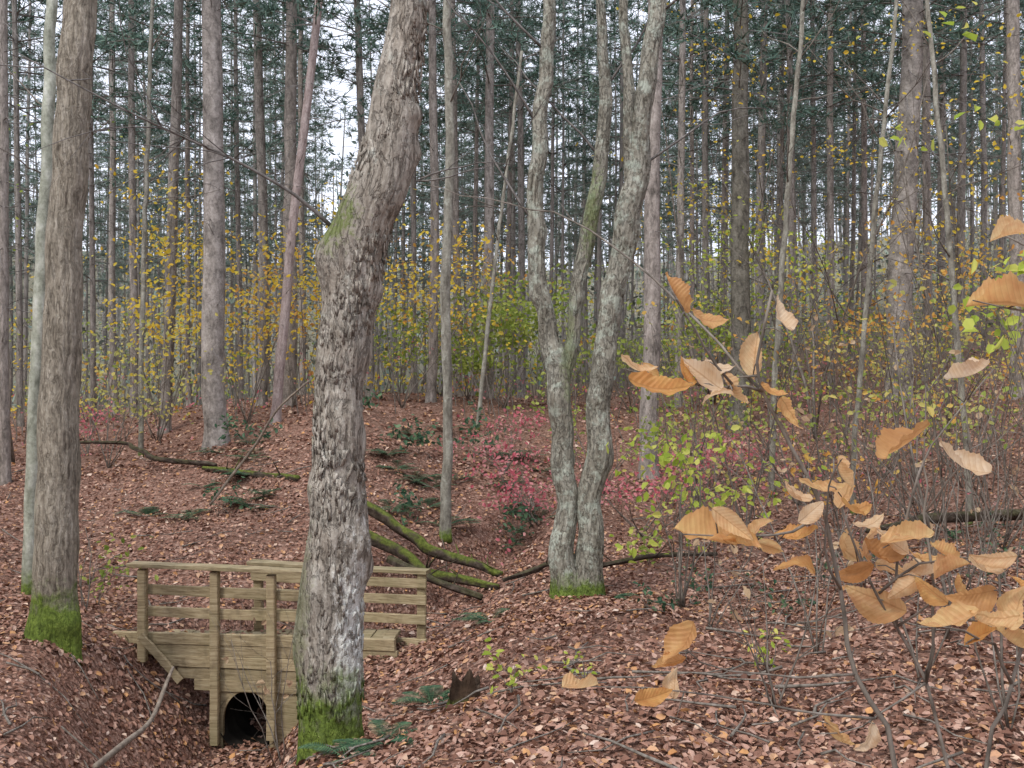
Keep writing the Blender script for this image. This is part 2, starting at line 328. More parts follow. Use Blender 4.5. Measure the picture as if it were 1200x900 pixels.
for k in range(520):
    y=math.exp(rng.uniform(math.log(3),math.log(18))); x=rng.uniform(-1,1)*(y*.6+.8); a=rng.uniform(0,6.3); L=rng.uniform(.15,.7)
    t=np.linspace(-.5,.5,4)*L; xx=x+np.cos(a)*t+rng.normal(size=4)*.02; yy=y+np.sin(a)*t+rng.normal(size=4)*.02
    tw.tube(np.stack([xx,yy,height(xx,yy)+.03+rng.random(4)*.03],-1),np.linspace(.008,.003,4)*rng.uniform(.6,1.4),4)
tag(build('fallen_twigs',tw,M['twig']),'thin broken twigs strewn among the fallen leaves','twigs',kind='stuff')

# ---------------------------------------------------------------- near trees
def cat(p,step):
    p=np.asarray(p,float); q=np.vstack([2*p[0]-p[1],p,2*p[-1]-p[-2]]); out=[]
    for i in range(1,len(q)-2):
        a,b,c,d=q[i-1:i+3]; m=max(2,int(np.linalg.norm(c[:3]-b[:3])/step))
        for t in np.arange(m)/m:
            out.append(.5*((2*b)+(c-a)*t+(2*a-5*b+4*c-d)*t*t+(3*b-a-3*c+d)*t**3))
    out.append(p[-1]); return np.array(out)
def bark_tube(mb,path,k,amp,fr,zf,seed,knobs=(),flare=0,lump=.05,step=.025,crook=0):
    c=cat(path,step); pts=c[:,:3]; rad=c[:,3]
    s=np.concatenate([[0],np.cumsum(np.linalg.norm(np.diff(pts,axis=0),axis=1))])
    if crook:
        pts=pts.copy()
        for i in range(len(pts)):
            q=crook*min(1,s[i]/.6); pts[i,0]+=q*mn.noise(Vector((seed*3.7,s[i]*2.1,0))); pts[i,1]+=q*mn.noise(Vector((seed*5.1,s[i]*1.7,4)))
    t=np.gradient(pts,axis=0); t/=np.linalg.norm(t,axis=1)[:,None]
    ref=np.array([1,0,0.]) if abs(t[len(t)//2][0])<.75 else np.array([0,1,0.])
    u=ref-t*(t@ref)[:,None]; u/=np.linalg.norm(u,axis=1)[:,None]; w=np.cross(t,u)
    V=np.empty((len(pts),k,3)); off=Vector((seed*7.1,seed*3.3,seed*1.7))
    for i in range(len(pts)):
        for j in range(k):
            a=2*math.pi*j/k; ca=math.cos(a); sa=math.sin(a); r=rad[i]
            q=Vector((ca*fr,sa*fr,s[i]*zf))+off
            h=.45-abs(mn.noise(q))*2.2; h2=mn.noise(Vector((ca*fr*2.3,sa*fr*2.3,s[i]*zf*2.6))+off)
            lo=mn.noise(Vector((ca*1.1,sa*1.1,s[i]*2.2))+off)
            r2=r*(1+lump*2*lo)+amp*(h*.7+h2*.7)
            if flare: r2+=r*flare*math.exp(-s[i]/.22)*(.55+.45*math.cos(5*a+seed)+.3*math.cos(3*a))
            for s0,a0,sz,hh in knobs:
                da=(a-a0+math.pi)%(2*math.pi)-math.pi
                r2+=hh*math.exp(-((s[i]-s0)**2+(r*da)**2)/sz**2)
            V[i,j]=pts[i]+(u[i]*ca+w[i]*sa)*r2
    c_=len(pts); i=np.arange(c_-1)[:,None]*k; j=np.arange(k)[None]; j2=(j+1)%k
    o=mb.n; mb.add(V.reshape(-1,3),np.stack([i+j,i+j2,i+k+j2,i+k+j],-1).reshape(-1,4))
    mb.f.append([o+q for q in range(k-1,-1,-1)]); mb.m.append(0); mb.f.append([o+(c_-1)*k+q for q in range(k)]); mb.m.append(0)
def ppath(l,Y,dw=0):
    return [list(P(a,b,(y[0] if y else Y)))+[(w-dw)/2*(y[0] if y else Y)/F] for a,b,w,*y in l]
pi=math.pi
def topcrown(root,p,mat,seed,r=.06):
    mb=MB(); tips=[]; rs=np.random.default_rng(seed)
    for k in range(4): grow(mb,p,[rs.normal()*.6,rs.normal()*.6,1],3.2,r,2,tips,rs,6,.05,.15,(3,4))
    build('crown',mb,mat,root)
# middle tree
Ym=5.5; b=P(390,882,Ym)
mid=thing('leaning_tree',b,'thick leaning grey tree with shaggy knobby bark in front of the wooden bridge','tree')
mb=MB()
kn=[(1.22,.2,.10,.05),(1.36,-.4,.08,.04),(1.65,pi,.12,.035),(2.05,-1.2,.10,.02),(2.9,pi+.1,.15,.075),(2.75,0.1,.12,.05),(2.4,-.2,.12,.025),(3.3,-.6,.12,.025),(.75,pi-.4,.14,.03),(1.9,.2,.12,.03),(3.75,-.1,.09,.05),(3.55,.2,.07,.04),(1.4,-1.6,.06,.02),(1.1,-1.9,.09,.02)]
bark_tube(mb,ppath([(391,920,84),(390,884,82),(387,832,78),(387,760,80),(389,690,78),(396,610,70),(396,540,60),(396,470,60),(405,390,64),(412,320,64),(428,260,68),(450,200,66),(462,130,56),(472,60,50),(482,0,46),(505,-150,40),(520,-330,34)],Ym,5),150,.005,10.0,2.2,1,kn,.24,.035,.016,.03)
path=cat(ppath([(390,870,82),(387,760,80),(396,610,70),(396,470,60),(405,390,64),(428,260,68),(462,130,56),(482,0,46)],Ym,5),.01)
for q in range(1500):
    c=path[rng.integers(20,len(path))]; a=rng.uniform(-pi-.4,.4); d=np.array([math.cos(a),math.sin(a),0]); s_=np.array([-math.sin(a),math.cos(a),0])
    r=c[3]*1.0+.0015; L=rng.uniform(.03,.09); w=rng.uniform(.003,.010); lift=rng.uniform(.000,.005)
    p0=c[:3]+d*r; top=np.array([rng.normal()*.006,0,L/2])
    v=[p0-s_*w+top,p0+s_*w+top,p0+s_*w*.8-top+d*lift,p0-s_*w*.8-top+d*lift]
    v+=[x-d*.008 for x in v]
    mb.add(v,[[0,1,2,3],[7,6,5,4],[0,4,5,1],[1,5,6,2],[2,6,7,3],[3,7,4,0]])
build('trunk',mb,M['mid'],mid)
db=MB(); tips=[]; rs=np.random.default_rng(5)
dp=cat([list(P(*q))+[r] for q,r in (((388,265,5.5),.013),((345,228,5.45),.010),((270,185,5.3),.008),((190,150,5.2),.006),((110,110,5.1),.0045),((20,62,5.0),.003))],.1)
db.tube(dp[:,:3],dp[:,3],6)
for q in range(13):
    c=dp[rng.integers(5,len(dp))]; grow(db,c[:3],[-.7+rs.normal()*.4,rs.normal()*.4,rs.normal()*.5],rs.uniform(.3,.8),.004,1,tips,rs,4,0,.12,(1,3),.5)
build('dead_branch',db,M['dead'],mid)
db=MB(); p=P(488,212,5.5); 
for L,d in ((.55,(1,0,.25)),(.4,(.8,-.2,-.1))): grow(db,p,d,L,.006,1,tips,rs,4,0,.12,(2,3),.5)
build('dead_branch',db,M['dead'],mid)
topcrown(mid,P(520,-330,Ym),M['mid'],3)
# left tree
Yl=8.3; b=P(62,738,Yl)
left=thing('straight_tree',b,'tall straight brown trunk with bright moss at its foot, left of the bridge','tree')
mb=MB(); bark_tube(mb,ppath([(60,775,62),(62,735,60),(65,680,52),(67,560,50),(73,400,46),(80,220,43),(90,60,41),(95,0,40),(108,-250,34),(115,-500,28)],Yl,4),110,.007,8.4,1.3,2,[(.35,-.6,.12,.05)],.42,.03,.03,.03)
build('trunk',mb,M['left'],left); topcrown(left,P(115,-500,Yl),M['left'],4)
# twin tree
Yt=9.5; b=P(678,702,Yt)
twin=thing('twin_tree',b,'tree with two lichen-spotted grey stems rising from one base right of the bridge','tree')
S1=[(664,735,56),(664,700,50),(662,640,36),(660,540,33),(655,440,34),(640,380,28),(630,320,26),(627,240,26),(632,160,25),(640,80,23),(642,0,21),(640,-200,17)]
S2=[(688,735,56),(686,700,52),(690,640,38),(698,540,36),(706,450,33),(716,360,32),(730,280,34),(742,225,36),(752,150,30),(762,70,28),(770,0,26),(790,-200,20)]
S3=[(654,470,24),(664,420,24),(674,370,21),(684,300,25),(694,230,25),(704,160,23),(710,100,21),(705,30,17),(700,-120,14)]
S4=[(742,240,24),(738,170,21),(734,100,19),(732,20,17),(728,-120,14)]
for nm_,st,sd,fl_ in (('trunk',S1,3,.3),('trunk',S2,4,.3),('limb',S3,5,0),('limb',S4,6,0)):
    mb=MB(); bark_tube(mb,ppath(st,Yt,7),76,.010,7.0,2.8,sd,[(2.6,-1,.10,.03),(3.2,2.5,.10,.035),(1.6,.3,.08,.025),(2.2,-2,.09,.03),(3.8,.2,.08,.03)] if fl_ else [(1.,.2,.08,.03)],fl_,.06,.028,.06 if fl_ else .05)
    build(nm_,mb,M['twin'],twin)
mb=MB(); tips=[]; rs=np.random.default_rng(21)
for px,py,dx in ((632,150,-1),(712,100,.6),(745,200,1),(640,60,-1),(768,20,1),(700,180,-.6),(625,260,-1)):
    grow(mb,P(px,py,Yt),[dx,rs.normal()*.4,.8],1.6,.014,2,tips,rs,4,.03,.15,(2,4))
build('crown',mb,M['dead'],twin)
topcrown(twin,P(640,-200,Yt),M['twin'],6,.05); topcrown(twin,P(790,-200,Yt),M['twin'],7,.05)
def slim(name,path,Y,mat,label,seed,branches=6,crook=.02):
    x,y,z=P(path[0][0],path[0][1],Y); z=H(x,y)-.05
    ro=thing(name,(x,y,z),label,'tree'); pp=ppath(path,Y); pp.insert(0,[x,y,z,pp[0][3]*1.15])
    if pp[1][2]-z<.08: pp.pop(1)
    mb=MB(); bark_tube(mb,pp,20,.003,3,1.5,seed,[],.25,.04,.08,crook); build('trunk',mb,mat,ro)
    mb=MB(); tips=[]; rs=np.random.default_rng(seed); c=cat(pp,.1)
    for q in range(branches):
        p=c[rs.integers(len(c)//3,len(c))]; grow(mb,p[:3],[rs.normal(),rs.normal()*.5,.6],rs.uniform(.6,1.6),.012,1,tips,rs,4,.02,.15,(2,4))
    build('crown',mb,M['twig'],ro); return ro
slim('pale_tree',[(35,640,15),(40,500,15),(48,330,15),(56,160,14),(60,0,12),(66,-300,9)],10.5,M['birch'],'pale greenish white trunk close behind the straight mossy tree at left',8)
slim('slender_tree',[(522,600,13),(525,480,11),(522,350,12),(527,200,11),(525,60,10),(520,-200,8)],13.2,M['slim'],'slender lichen-grey trunk standing on the leafy slope right of the leaning tree',9)
slim('slender_tree',[(905,520,7),(912,380,7),(925,200,6),(942,0,5),(952,-150,4)],15,M['slim'],'thin pale leaning trunk just right of the thick dark pine',31,10)
slim('slender_tree',[(1000,540,6),(1013,380,6),(1035,150,5),(1058,-60,4)],14,M['slim'],'thin pale trunk leaning right in front of the knot-ringed pine',32,10)
slim('slender_tree',[(1135,560,7),(1122,400,7),(1105,200,6),(1086,0,5),(1075,-120,4)],13,M['slim'],'thin trunk leaning left across the knot-ringed pine near the right edge',33,10)
slim('slender_tree',[(560,500,5),(572,380,5),(590,230,4),(612,60,3.5)],19,M['slim'],'very thin pale trunk leaning right behind the twin-stemmed tree',34,8)
slim('slender_tree',[(165,520,6),(167,380,6),(172,200,5),(180,-40,4)],18,M['slim'],'very thin pale trunk right of the straight mossy tree',35,8)

# ---------------------------------------------------------------- pines
def pine_proto(seed,mat,far,lo=6.3,stubs=1.):
    rs=np.random.default_rng(seed); Ht=23.; tr=MB(); cr=MB()
    zz=np.concatenate([[-.3,0,.15,.4],np.linspace(1,Ht,22)]); wob=np.cumsum(rs.normal(size=(len(zz),2))*.018,axis=0); wob[:4]=wob[3]=0
    rr=.15*np.maximum(1-zz/25,.05)**.75; rr[:3]*=[1.4,1.3,1.12]; rr*=1+rs.normal(size=len(rr))*.02
    ax=np.column_stack([wob,zz]); tr.tube(ax,rr,12)
    at=lambda z: np.array([np.interp(z,zz,ax[:,0]),np.interp(z,zz,ax[:,1]),z])
    z=1.8
    while z<10.5:
        a0=rs.uniform(0,6.3)
        for q in range(int(rs.integers(2,6)*stubs)):
            a=a0+q*1.4+rs.normal()*.3; L=rs.uniform(.2,1.9)*(.5+z/12)*(1.3 if stubs>1 else 1); d=[math.cos(a),math.sin(a),rs.uniform(-.35,.3)-(.15 if stubs>1 else 0)]
            grow(cr,at(z),d,L,.009*stubs,1 if rs.random()<.5*stubs else 0,[],rs,3,-.04,.13,(1,3),.5,1)  # dead lower branches are joined into the crown mesh
        z+=rs.uniform(.35,.65)
    z=lo+rs.uniform(0,2.4); C=[];D=[]
    while z<Ht:
        a0=rs.uniform(0,6.3); Lm=(1-(z-6)/(Ht-5))*2.4+.35
        for q in range(4):
            if rs.random()<.22: continue
            a=a0+q*1.57+rs.normal()*.35; L=Lm*rs.uniform(.45,1.15); d=unit([math.cos(a),math.sin(a),rs.uniform(.0,.4)])
            pts=[at(z)+d*L*t+np.array([0,0,-.18*L*t*t]) for t in np.linspace(0,1,5)]
            cr.tube(pts,np.linspace(.020,.005,5),3,1)
            for t in rs.uniform(.3,1.05,int(4+L*4)):
                c=at(z)+d*L*t+np.array([0,0,-.18*L*t*t])+rs.normal(size=3)*[.16,.16,.07]*L*.6
                C.append(c); D.append(d)
        z+=rs.uniform(.53,.92)
    kb=10; C=np.repeat(np.array(C),kb,axis=0); D=np.repeat(np.array(D),kb,axis=0)
    dd=nz(D*.6+rng.normal(size=D.shape)*.8+[0,0,.1]); blades(cr,C,dd,rng.uniform(.16,.36,len(C)),.015)
    return [build('trunk',tr,mat),build('crown',cr,[M['farleaf'] if far else M['needle'],M['dead']],smooth=False)]
protos=[pine_proto(100+q,M['pine'],False) for q in range(5)]
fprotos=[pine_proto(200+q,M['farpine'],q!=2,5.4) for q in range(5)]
dproto=pine_proto(300,M['darkpine'],False); kproto=pine_proto(301,M['pinkpine'],False); rproto=pine_proto(302,M['pine'],False,7.,1.8)
pc=0
def pine(name,px,pxt,w,Y,label,group=None,pro=None):
    global pc
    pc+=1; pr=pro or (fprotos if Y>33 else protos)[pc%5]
    x=(px-600)/F*Y; z=H(x,Y)
    base_py=450-(z-CZ)*F/Y
    r=thing(name,(x,Y,z-.05),label,'tree',group)
    s=(w/2*Y/F)/.15
    r.rotation_euler=(rng.normal()*.01,math.atan2(pxt-px,base_py),rng.uniform(0,6.28) if abs(pxt-px)<16 else 0)
    r.scale=(s,s,rng.uniform(.92,1.1))
    for o in pr:
        c=o.copy(); COL.objects.link(c); c.parent=r
        if c.name.startswith('crown'):
            q=rng.uniform(.9,1.25)/s; c.scale=(q,q,1) 
    return r
pine('pine_tree',254,262,28,18,'thick grey-pink pine trunk between the straight mossy tree and the leaning tree')
pine('pine_tree',322,376,12,19,'slim pinkish pine slanting to the right just left of the leaning tree',None,kproto)
pine('pine_tree',864,866,24,20,'thick dark straight pine right of the twin-stemmed tree',None,dproto)
pine('pine_tree',1052,1042,32,22,'thickest pine at right, ringed with knots and dead drooping branches',None,rproto)
pine('pine_tree',760,768,22,17,'pinkish brown pine close behind the right stem of the twin-stemmed tree')
pine('pine_tree',1192,1188,18,20,'pine trunk at the far right edge of the photo')
ORD=['first','second','third','fourth','fifth','sixth','seventh','eighth','ninth']
gaps=[('left of the straight mossy tree',[(6,2,13,16),(24,30,8,24)]),
 ('between straight mossy tree and grey-pink pine',[(110,122,7,26),(135,142,9,30),(158,160,10,26),(193,208,14,21),(222,230,7,30)]),
 ('between grey-pink pine and leaning tree',[(283,290,7,30),(307,318,13,24),(338,342,17,23),(354,352,8,28)]),
 ('between leaning tree and twin-stemmed tree',[(434,425,11,24),(484,480,6,28),(505,512,12,22),(537,532,10,26),(553,557,6,30),(572,570,13,24),(592,598,7,32),(611,613,9,29)]),
 ('between twin-stemmed tree and thick dark pine',[(795,790,10,24),(812,808,6,30),(828,826,9,27),(846,846,7,32)]),
 ('between thick dark pine and knot-ringed pine',[(892,893,11,26),(912,914,6,30),(931,926,9,27),(955,950,7,30),(974,976,9,25),(996,993,6,32),(1014,1012,8,30)]),
 ('right of the knot-ringed pine',[(1086,1083,11,24),(1104,1108,6,30),(1124,1125,10,25),(1152,1148,8,29),(1172,1170,6,31)])]
for d,l in gaps:
    for k,(a,t,w,Y) in enumerate(l):
        pine('pine_tree',a,t+rng.normal()*3,w,Y,'%s slim nearer pine from left, %s'%(ORD[k],d),None)
for (lo,hi,k,d) in ((-90,52,11,'left of the straight mossy tree'),(98,242,15,'between straight mossy tree and grey-pink pine'),(268,372,12,'between grey-pink pine and leaning tree'),
   (440,622,22,'between leaning tree and twin-stemmed tree'),(640,745,12,'seen through the twin-stemmed tree'),(772,852,11,'between twin-stemmed tree and thick dark pine'),(880,1030,19,'between thick dark pine and knot-ringed pine'),(1065,1290,24,'right of the knot-ringed pine')):
    for q in range(k):
        a=lo+(hi-lo)*(q+rng.uniform(.0,1.))/k; Y=rng.uniform(34,66)
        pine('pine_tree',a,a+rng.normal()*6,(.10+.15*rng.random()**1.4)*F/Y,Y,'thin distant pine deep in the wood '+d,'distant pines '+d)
for l in protos+fprotos+[dproto,kproto,rproto]:
    for o in l: bpy.data.objects.remove(o)

# far wood as one mass
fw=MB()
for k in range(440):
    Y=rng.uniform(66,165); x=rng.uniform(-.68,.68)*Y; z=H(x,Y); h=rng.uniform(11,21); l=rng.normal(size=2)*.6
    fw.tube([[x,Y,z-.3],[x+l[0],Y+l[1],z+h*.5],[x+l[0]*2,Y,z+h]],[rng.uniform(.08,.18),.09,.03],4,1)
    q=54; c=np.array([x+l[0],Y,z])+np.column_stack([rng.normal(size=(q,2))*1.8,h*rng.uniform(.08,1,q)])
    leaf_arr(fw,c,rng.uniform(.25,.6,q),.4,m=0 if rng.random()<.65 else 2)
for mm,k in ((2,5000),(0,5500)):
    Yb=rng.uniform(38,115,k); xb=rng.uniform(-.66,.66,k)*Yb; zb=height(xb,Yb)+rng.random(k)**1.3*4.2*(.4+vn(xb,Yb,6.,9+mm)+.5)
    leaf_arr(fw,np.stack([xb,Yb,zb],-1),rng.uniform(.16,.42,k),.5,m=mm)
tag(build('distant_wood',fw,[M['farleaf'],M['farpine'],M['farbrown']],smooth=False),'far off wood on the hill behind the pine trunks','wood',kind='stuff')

# ---------------------------------------------------------------- shrubs and saplings
def shrub(name,px,Y,h,nst,spread,mat,nleaf,ls,label,cat='shrub',group=None,seed=0,z0=.3,depth=2,stem=None,r0=.012,jit=.09,up=.03,per=7):
    rs=np.random.default_rng(seed+int(px)*7); x=(px-600)/F*Y; z=H(x,Y)-.03
    ro=thing(name,(x,Y,z),label,cat,group); mb=MB(); tips=[]
    for q in range(nst):
        a=rs.uniform(0,6.3); d=[math.cos(a)*spread,math.sin(a)*spread,1]
        grow(mb,[x+rs.normal()*.06*spread,Y+rs.normal()*.06*spread,z],d,h*rs.uniform(.6,.85),r0*rs.uniform(.7,1.2),depth,tips,rs,5,up,.10,(3,5),.6)
    build('stems',mb,stem or M['twig'],ro)
    if nleaf:
        T=np.array(tips); T=T[T[:,2]>z+h*z0]
        ns=max(1,nleaf//per); ce=T[rs.integers(0,len(T),ns)]; ce=np.repeat(ce,per,axis=0); kk=len(ce)
        c=ce+rs.normal(size=(kk,3))*np.array([1.5,1.5,.5])*jit
        lf=MB(); leaf_arr(lf,c,rs.uniform(ls*.6,ls*1.25,kk),.6,np.tile([0,-.45,.6],(kk,1)),.5,r=rs); build('foliage',lf,mat,ro,smooth=False)
    return ro
Yw,Og,Ol,Pk,Li,Br,Hz=M['yellow'],M['orange'],M['olive'],M['pink'],M['lime'],M['brown'],M['haze']
shrub('yellow_sapling',185,20,4.4,5,.38,Yw,1000,.10,'yellow-leaved sapling in front of the thin pines left of the thick grey-pink pine','sapling',jit=.26)
shrub('yellow_sapling',130,17,2.8,5,.5,Hz,420,.085,'low yellow-green sapling just right of the straight mossy tree','sapling',jit=.2)
shrub('orange_sapling',290,20,3.9,5,.48,Yw,760,.10,'golden sapling right beside the foot of the thick grey-pink pine','sapling',jit=.26)
shrub('orange_sapling',345,22,3.6,4,.5,Og,420,.10,'orange sapling behind the leaning tree on its left side','sapling',jit=.24)
shrub('orange_sapling',470,20,4.1,5,.48,Yw,760,.10,'tall golden orange sapling right behind the leaning tree','sapling',jit=.26)
shrub('orange_sapling',548,23,4.0,4,.5,Og,420,.10,'orange sapling left of the olive bush behind the slope','sapling',jit=.24)
shrub('olive_bush',590,22,2.8,8,.9,Ol,2000,.11,'dense olive green bush behind the twin-stemmed tree on its left','bush',jit=.18)
shrub('olive_bush',515,24,2.6,7,.8,Ol,900,.11,'smaller olive bush behind the slender lichen-grey trunk','bush',jit=.18)
shrub('olive_bush',738,23,3.2,7,.8,Ol,1000,.11,'olive bush behind the right stem of the twin-stemmed tree','bush',jit=.18)
shrub('lime_sapling',925,21,4.6,4,.4,Li,420,.10,'fresh green sapling behind the brush right of the thick dark pine','sapling',jit=.24)
shrub('lime_sapling',1075,19,4.6,4,.4,Og,420,.10,'golden sapling behind the brush just right of the knot-ringed pine','sapling',jit=.24)
shrub('lime_sapling',845,23,3.8,4,.45,Li,420,.10,'fresh green sapling just left of the thick dark pine','sapling',jit=.24)
shrub('pink_shrub',632,14.5,1.2,7,1.0,Pk,460,.065,'pink-red shrub on the slope left of the twin-stemmed tree','shrub',jit=.14,z0=.15)
shrub('pink_shrub',590,16.5,1.1,6,1.0,Pk,260,.065,'small pink shrub at the top of the gully right of the slender trunk','shrub',jit=.14,z0=.15)
shrub('pink_shrub',755,13.5,1.3,7,1.0,Pk,380,.065,'pink-red shrub right of the twin-stemmed tree','shrub',jit=.14,z0=.15)
shrub('pink_shrub',830,15.5,1.3,6,1.0,Pk,320,.065,'faint pink shrub left of the foot of the thick dark pine','shrub',jit=.14,z0=.15)
shrub('pink_shrub',100,19,1.3,5,.9,Pk,220,.07,'pinkish shrub on the slope right of the straight mossy tree','shrub',jit=.14)
shrub('lime_shrub',800,8.8,1.6,5,.4,Li,300,.08,'yellow-green leafy shrub right of the foot of the twin-stemmed tree','shrub',jit=.12,depth=2)
shrub('lime_shrub',705,16,2.2,4,.5,Ol,300,.08,'thin green shrub showing between the twin stems and the pinkish pine','shrub',jit=.14)
rl=[(820,15,2.2,Ol,180,'olive twiggy shrub left of the thick dark pine'),(880,13,1.7,Hz,180,'pale yellow-olive shrub at the foot of the thick dark pine'),(935,14.5,2.6,Ol,240,'olive shrub right of the thick dark pine'),
 (985,12,2.0,Og,180,'orange shrub standing between the thick dark pine and the knot-ringed pine'),(1035,16,2.6,Hz,260,'yellow-olive shrub at the foot of the knot-ringed pine'),(1085,12.5,2.5,Hz,200,'yellow-olive shrub just right of the knot-ringed pine'),
 (1130,15,3.2,Og,320,'rusty orange shrub near the right edge'),(1175,11,2.6,Ol,200,'green twiggy shrub at the right edge'),(1215,13,3.2,Ol,300,'olive shrub cut off by the right edge')]
for px,Y,h,m_,nl,lb in rl: shrub('brush_shrub',px,Y,h,6,.6,m_,nl,.075,lb,'shrub',jit=.18)
shrub('tall_sapling',955,19,8.5,3,.28,Yw,520,.085,'tall thin sapling with sparse golden leaves right of the thick dark pine','sapling',jit=.2,r0=.03,up=.03)
shrub('tall_sapling',1110,18,8,3,.28,Yw,380,.08,'tall thin sapling with sparse golden leaves right of the knot-ringed pine','sapling',jit=.2,r0=.028,up=.03)
shrub('tall_sapling',835,24,10,3,.25,Yw,420,.095,'tall thin sapling with golden leaves left of the thick dark pine','sapling',jit=.25,r0=.035,up=.03)
shrub('tall_sapling',15,18,7,3,.25,Ol,300,.085,'tall thin sapling at the left edge with sparse green leaves','sapling',jit=.25,r0=.03,up=.03)
shrub('green_sapling',1235,4.6,2.1,3,.06,Li,170,.075,'bright green leafy sapling at the upper right edge','sapling',jit=.09,r0=.011,z0=.85,up=.08,seed=5)
shrub('green_sapling',1110,6.5,3.3,2,.14,Hz,60,.06,'thin upright sapling with scattered yellow-green leaves right of the knot-ringed pine','sapling',jit=.12,r0=.012,z0=.45,up=.06)
bl=[(830,7.6,1.6,'bare twiggy shrub left of the tan-leaved sapling'),(905,5.2,1.2,'bare twigs rising just left of the tan-leaved sapling stem'),(955,6.6,2.2,'bare grey shrub behind the tan-leaved sapling'),
 (1010,8.5,2.6,'tall bare shrub behind the tan-leaved sapling'),(1075,5.4,2.0,'bare grey stems right of the tan-leaved sapling'),(1130,7.2,2.4,'bare grey shrub in the right foreground'),(1180,4.6,1.9,'bare stems at the lower right edge'),
 (225,5.9,.55,'small bare twigs at the rim of the ditch in the lower left'),(330,7.6,1.3,'thin bare shrub in front of the culvert'),(100,9.8,1.2,'small bare shrub beside the left end of the bridge')]
for px,Y,h,lb in bl: shrub('bare_shrub',px,Y,h,4,.35,Br,14,.06,lb,'shrub',depth=2,r0=.007,up=.02,jit=.02,per=2)
ug=MB()
def under(k,x0,x1,y0,y1,hh,m,s,per=9,th=.02):
    q=k//per; Y=rng.uniform(y0,y1,q); x=(rng.uniform(x0,x1,q)-600)/F*Y; z=height(x,Y)
    keep=vn(x,Y,2.6,4+m)>th; x=x[keep];Y=Y[keep];z=z[keep]; kk=len(x)
    c=np.stack([x,Y,z+hh*rng.random(kk)**1.2*(.5+.9*(vn(x,Y,3.,6)+.5))],-1); c=np.repeat(c,per,axis=0)+rng.normal(size=(kk*per,3))*[.32,.32,.09]
    leaf_arr(ug,c,rng.uniform(s*.6,s*1.3,kk*per),.6,np.tile([0,-.5,.6],(kk*per,1)),.5,m=m)
under(3800,-60,1260,24,38,2.6,1,.12); under(1400,-60,1260,22,36,2.2,2,.12); under(2600,-60,700,22,36,3.4,0,.115); under(2600,780,1260,20,36,5.5,0,.105); under(1600,780,1260,14,30,3.0,2,.08); under(2600,760,1260,16,30,2.6,1,.09); under(2600,760,1260,16,32,3.2,6,.09); under(600,780,1260,15,30,2.4,5,.085); under(1300,-60,1260,18,34,1.0,3,.08); under(700,560,1100,12.5,18,.8,3,.06)
for k in range(650):
    px=rng.uniform(-60,1260); Y=rng.uniform(19,38) if px<780 else rng.uniform(12,32); x=(px-600)/F*Y; z=H(x,Y); h=rng.uniform(.6,3.8); l=rng.normal(size=2)*.28*h
    ug.tube([[x,Y,z-.1],[x+l[0]*.4,Y+l[1]*.4,z+h*.5],[x+l[0],Y+l[1],z+h]],[.012,.009,.003],3,4)
tag(build('undergrowth',ug,[Yw,Ol,Og,Pk,M['twig'],Br,Hz],smooth=False),'hazy undergrowth of thin stems and scattered leaves among the pines','undergrowth',kind='stuff')

# ---------------------------------------------------------------- footbridge
br=thing('footbridge',P(270,840,9.0),'small weathered timber footbridge with railings over a culvert','bridge')
fy=lambda px: 9.25-.45*(px-155)/217
ry=lambda px: fy(px)+.60
def part(nm_,*beams,mat='wood'):
    mb=MB()
    for p0,p1,h,t in beams: mb.beam(p0,p1,h,t)
    return build(nm_,mb,M[mat],br,smooth=False)
def fr(px,py,dy=0.): return P(px,py,fy(px))+np.array([0,dy,0])
def re(px,py,dy=0.): return P(px,py,ry(px))+np.array([0,dy,0])
for px,t,bt in ((167,667,775),(252,670,872),(318,674,866),(366,676,850)): part('post',(fr(px,bt),fr(px,t),.08,.08))
for px,t,bt in ((303,664,765),(366,668,768),(494,672,790)): part('post',(re(px,bt),re(px,t),.08,.08))
part('handrail',(fr(153,661),fr(376,671),.036,.14)); part('handrail',(re(293,659),re(502,670),.036,.14))
for y in (692,717): part('rail_board',(fr(160,y,.064),fr(374,y+9,.064),.092,.034))
for y in (675,694,717): part('rail_board',(re(297,y-2,-.062),re(500,y+8,-.062),.085,.034))
rows=[(743,130,462),(757,160,465),(771,186,461),(785,206,463),(799,226,460)]
for q,(y,a,e) in enumerate(rows): part('fascia_board',(fr(a,y+5,.075+.012*(q%2)),fr(e,y+16,.075+.012*(q%2)),.104,.045))
mb=MB()
for q in range(21):
    px=150+q*15
    a=fr(px,758,.10); e=np.array([a[0]+.03,a[1]+.50,a[2]-.01]); mb.beam(a,e,.036,.108)
build('deck',mb,M['wood'],br,smooth=False)
for y in (744,757,770): part('back_board',(re(290,y,-.03),re(500,y+10,-.03),.094,.05))
part('brace',(fr(168,742,-.07),fr(214,796,-.07),.07,.03))
cx,cyy=286,848
def archface():
    mb=MB(); n=15; a0=fr(cx,cyy,.07); r=.235
    out=[];inn=[]
    for q in range(n):
        a=math.pi*(1-q/(n-1)); inn.append((math.cos(a)*r,math.sin(a)*r*1.15))
        ox=math.cos(a)*.55; ox=max(-.36,ox) if ox<0 else min(1.0,ox*2.6); oy=min(.36,math.sin(a)*.6); out.append((ox,oy))
    inn=[(-r,-.3)]+inn+[(r,-.3)]; out=[(-.36,-.3)]+out+[(1.0,-.3)]
    n+=2; d=unit(fr(320,cyy)-fr(250,cyy))
    V=[]
    for dy in (0,.05):
        for x,z in out+inn: V.append(a0+d*x+np.array([0,dy,z]))
    f=[]
    for q in range(n-1):
        f+= [[q,q+1,n+q+1,n+q],[2*n+q+1,2*n+q,3*n+q,3*n+q+1],[n+q,n+q+1,3*n+q+1,3*n+q]]
    mb.add(V,f); return mb
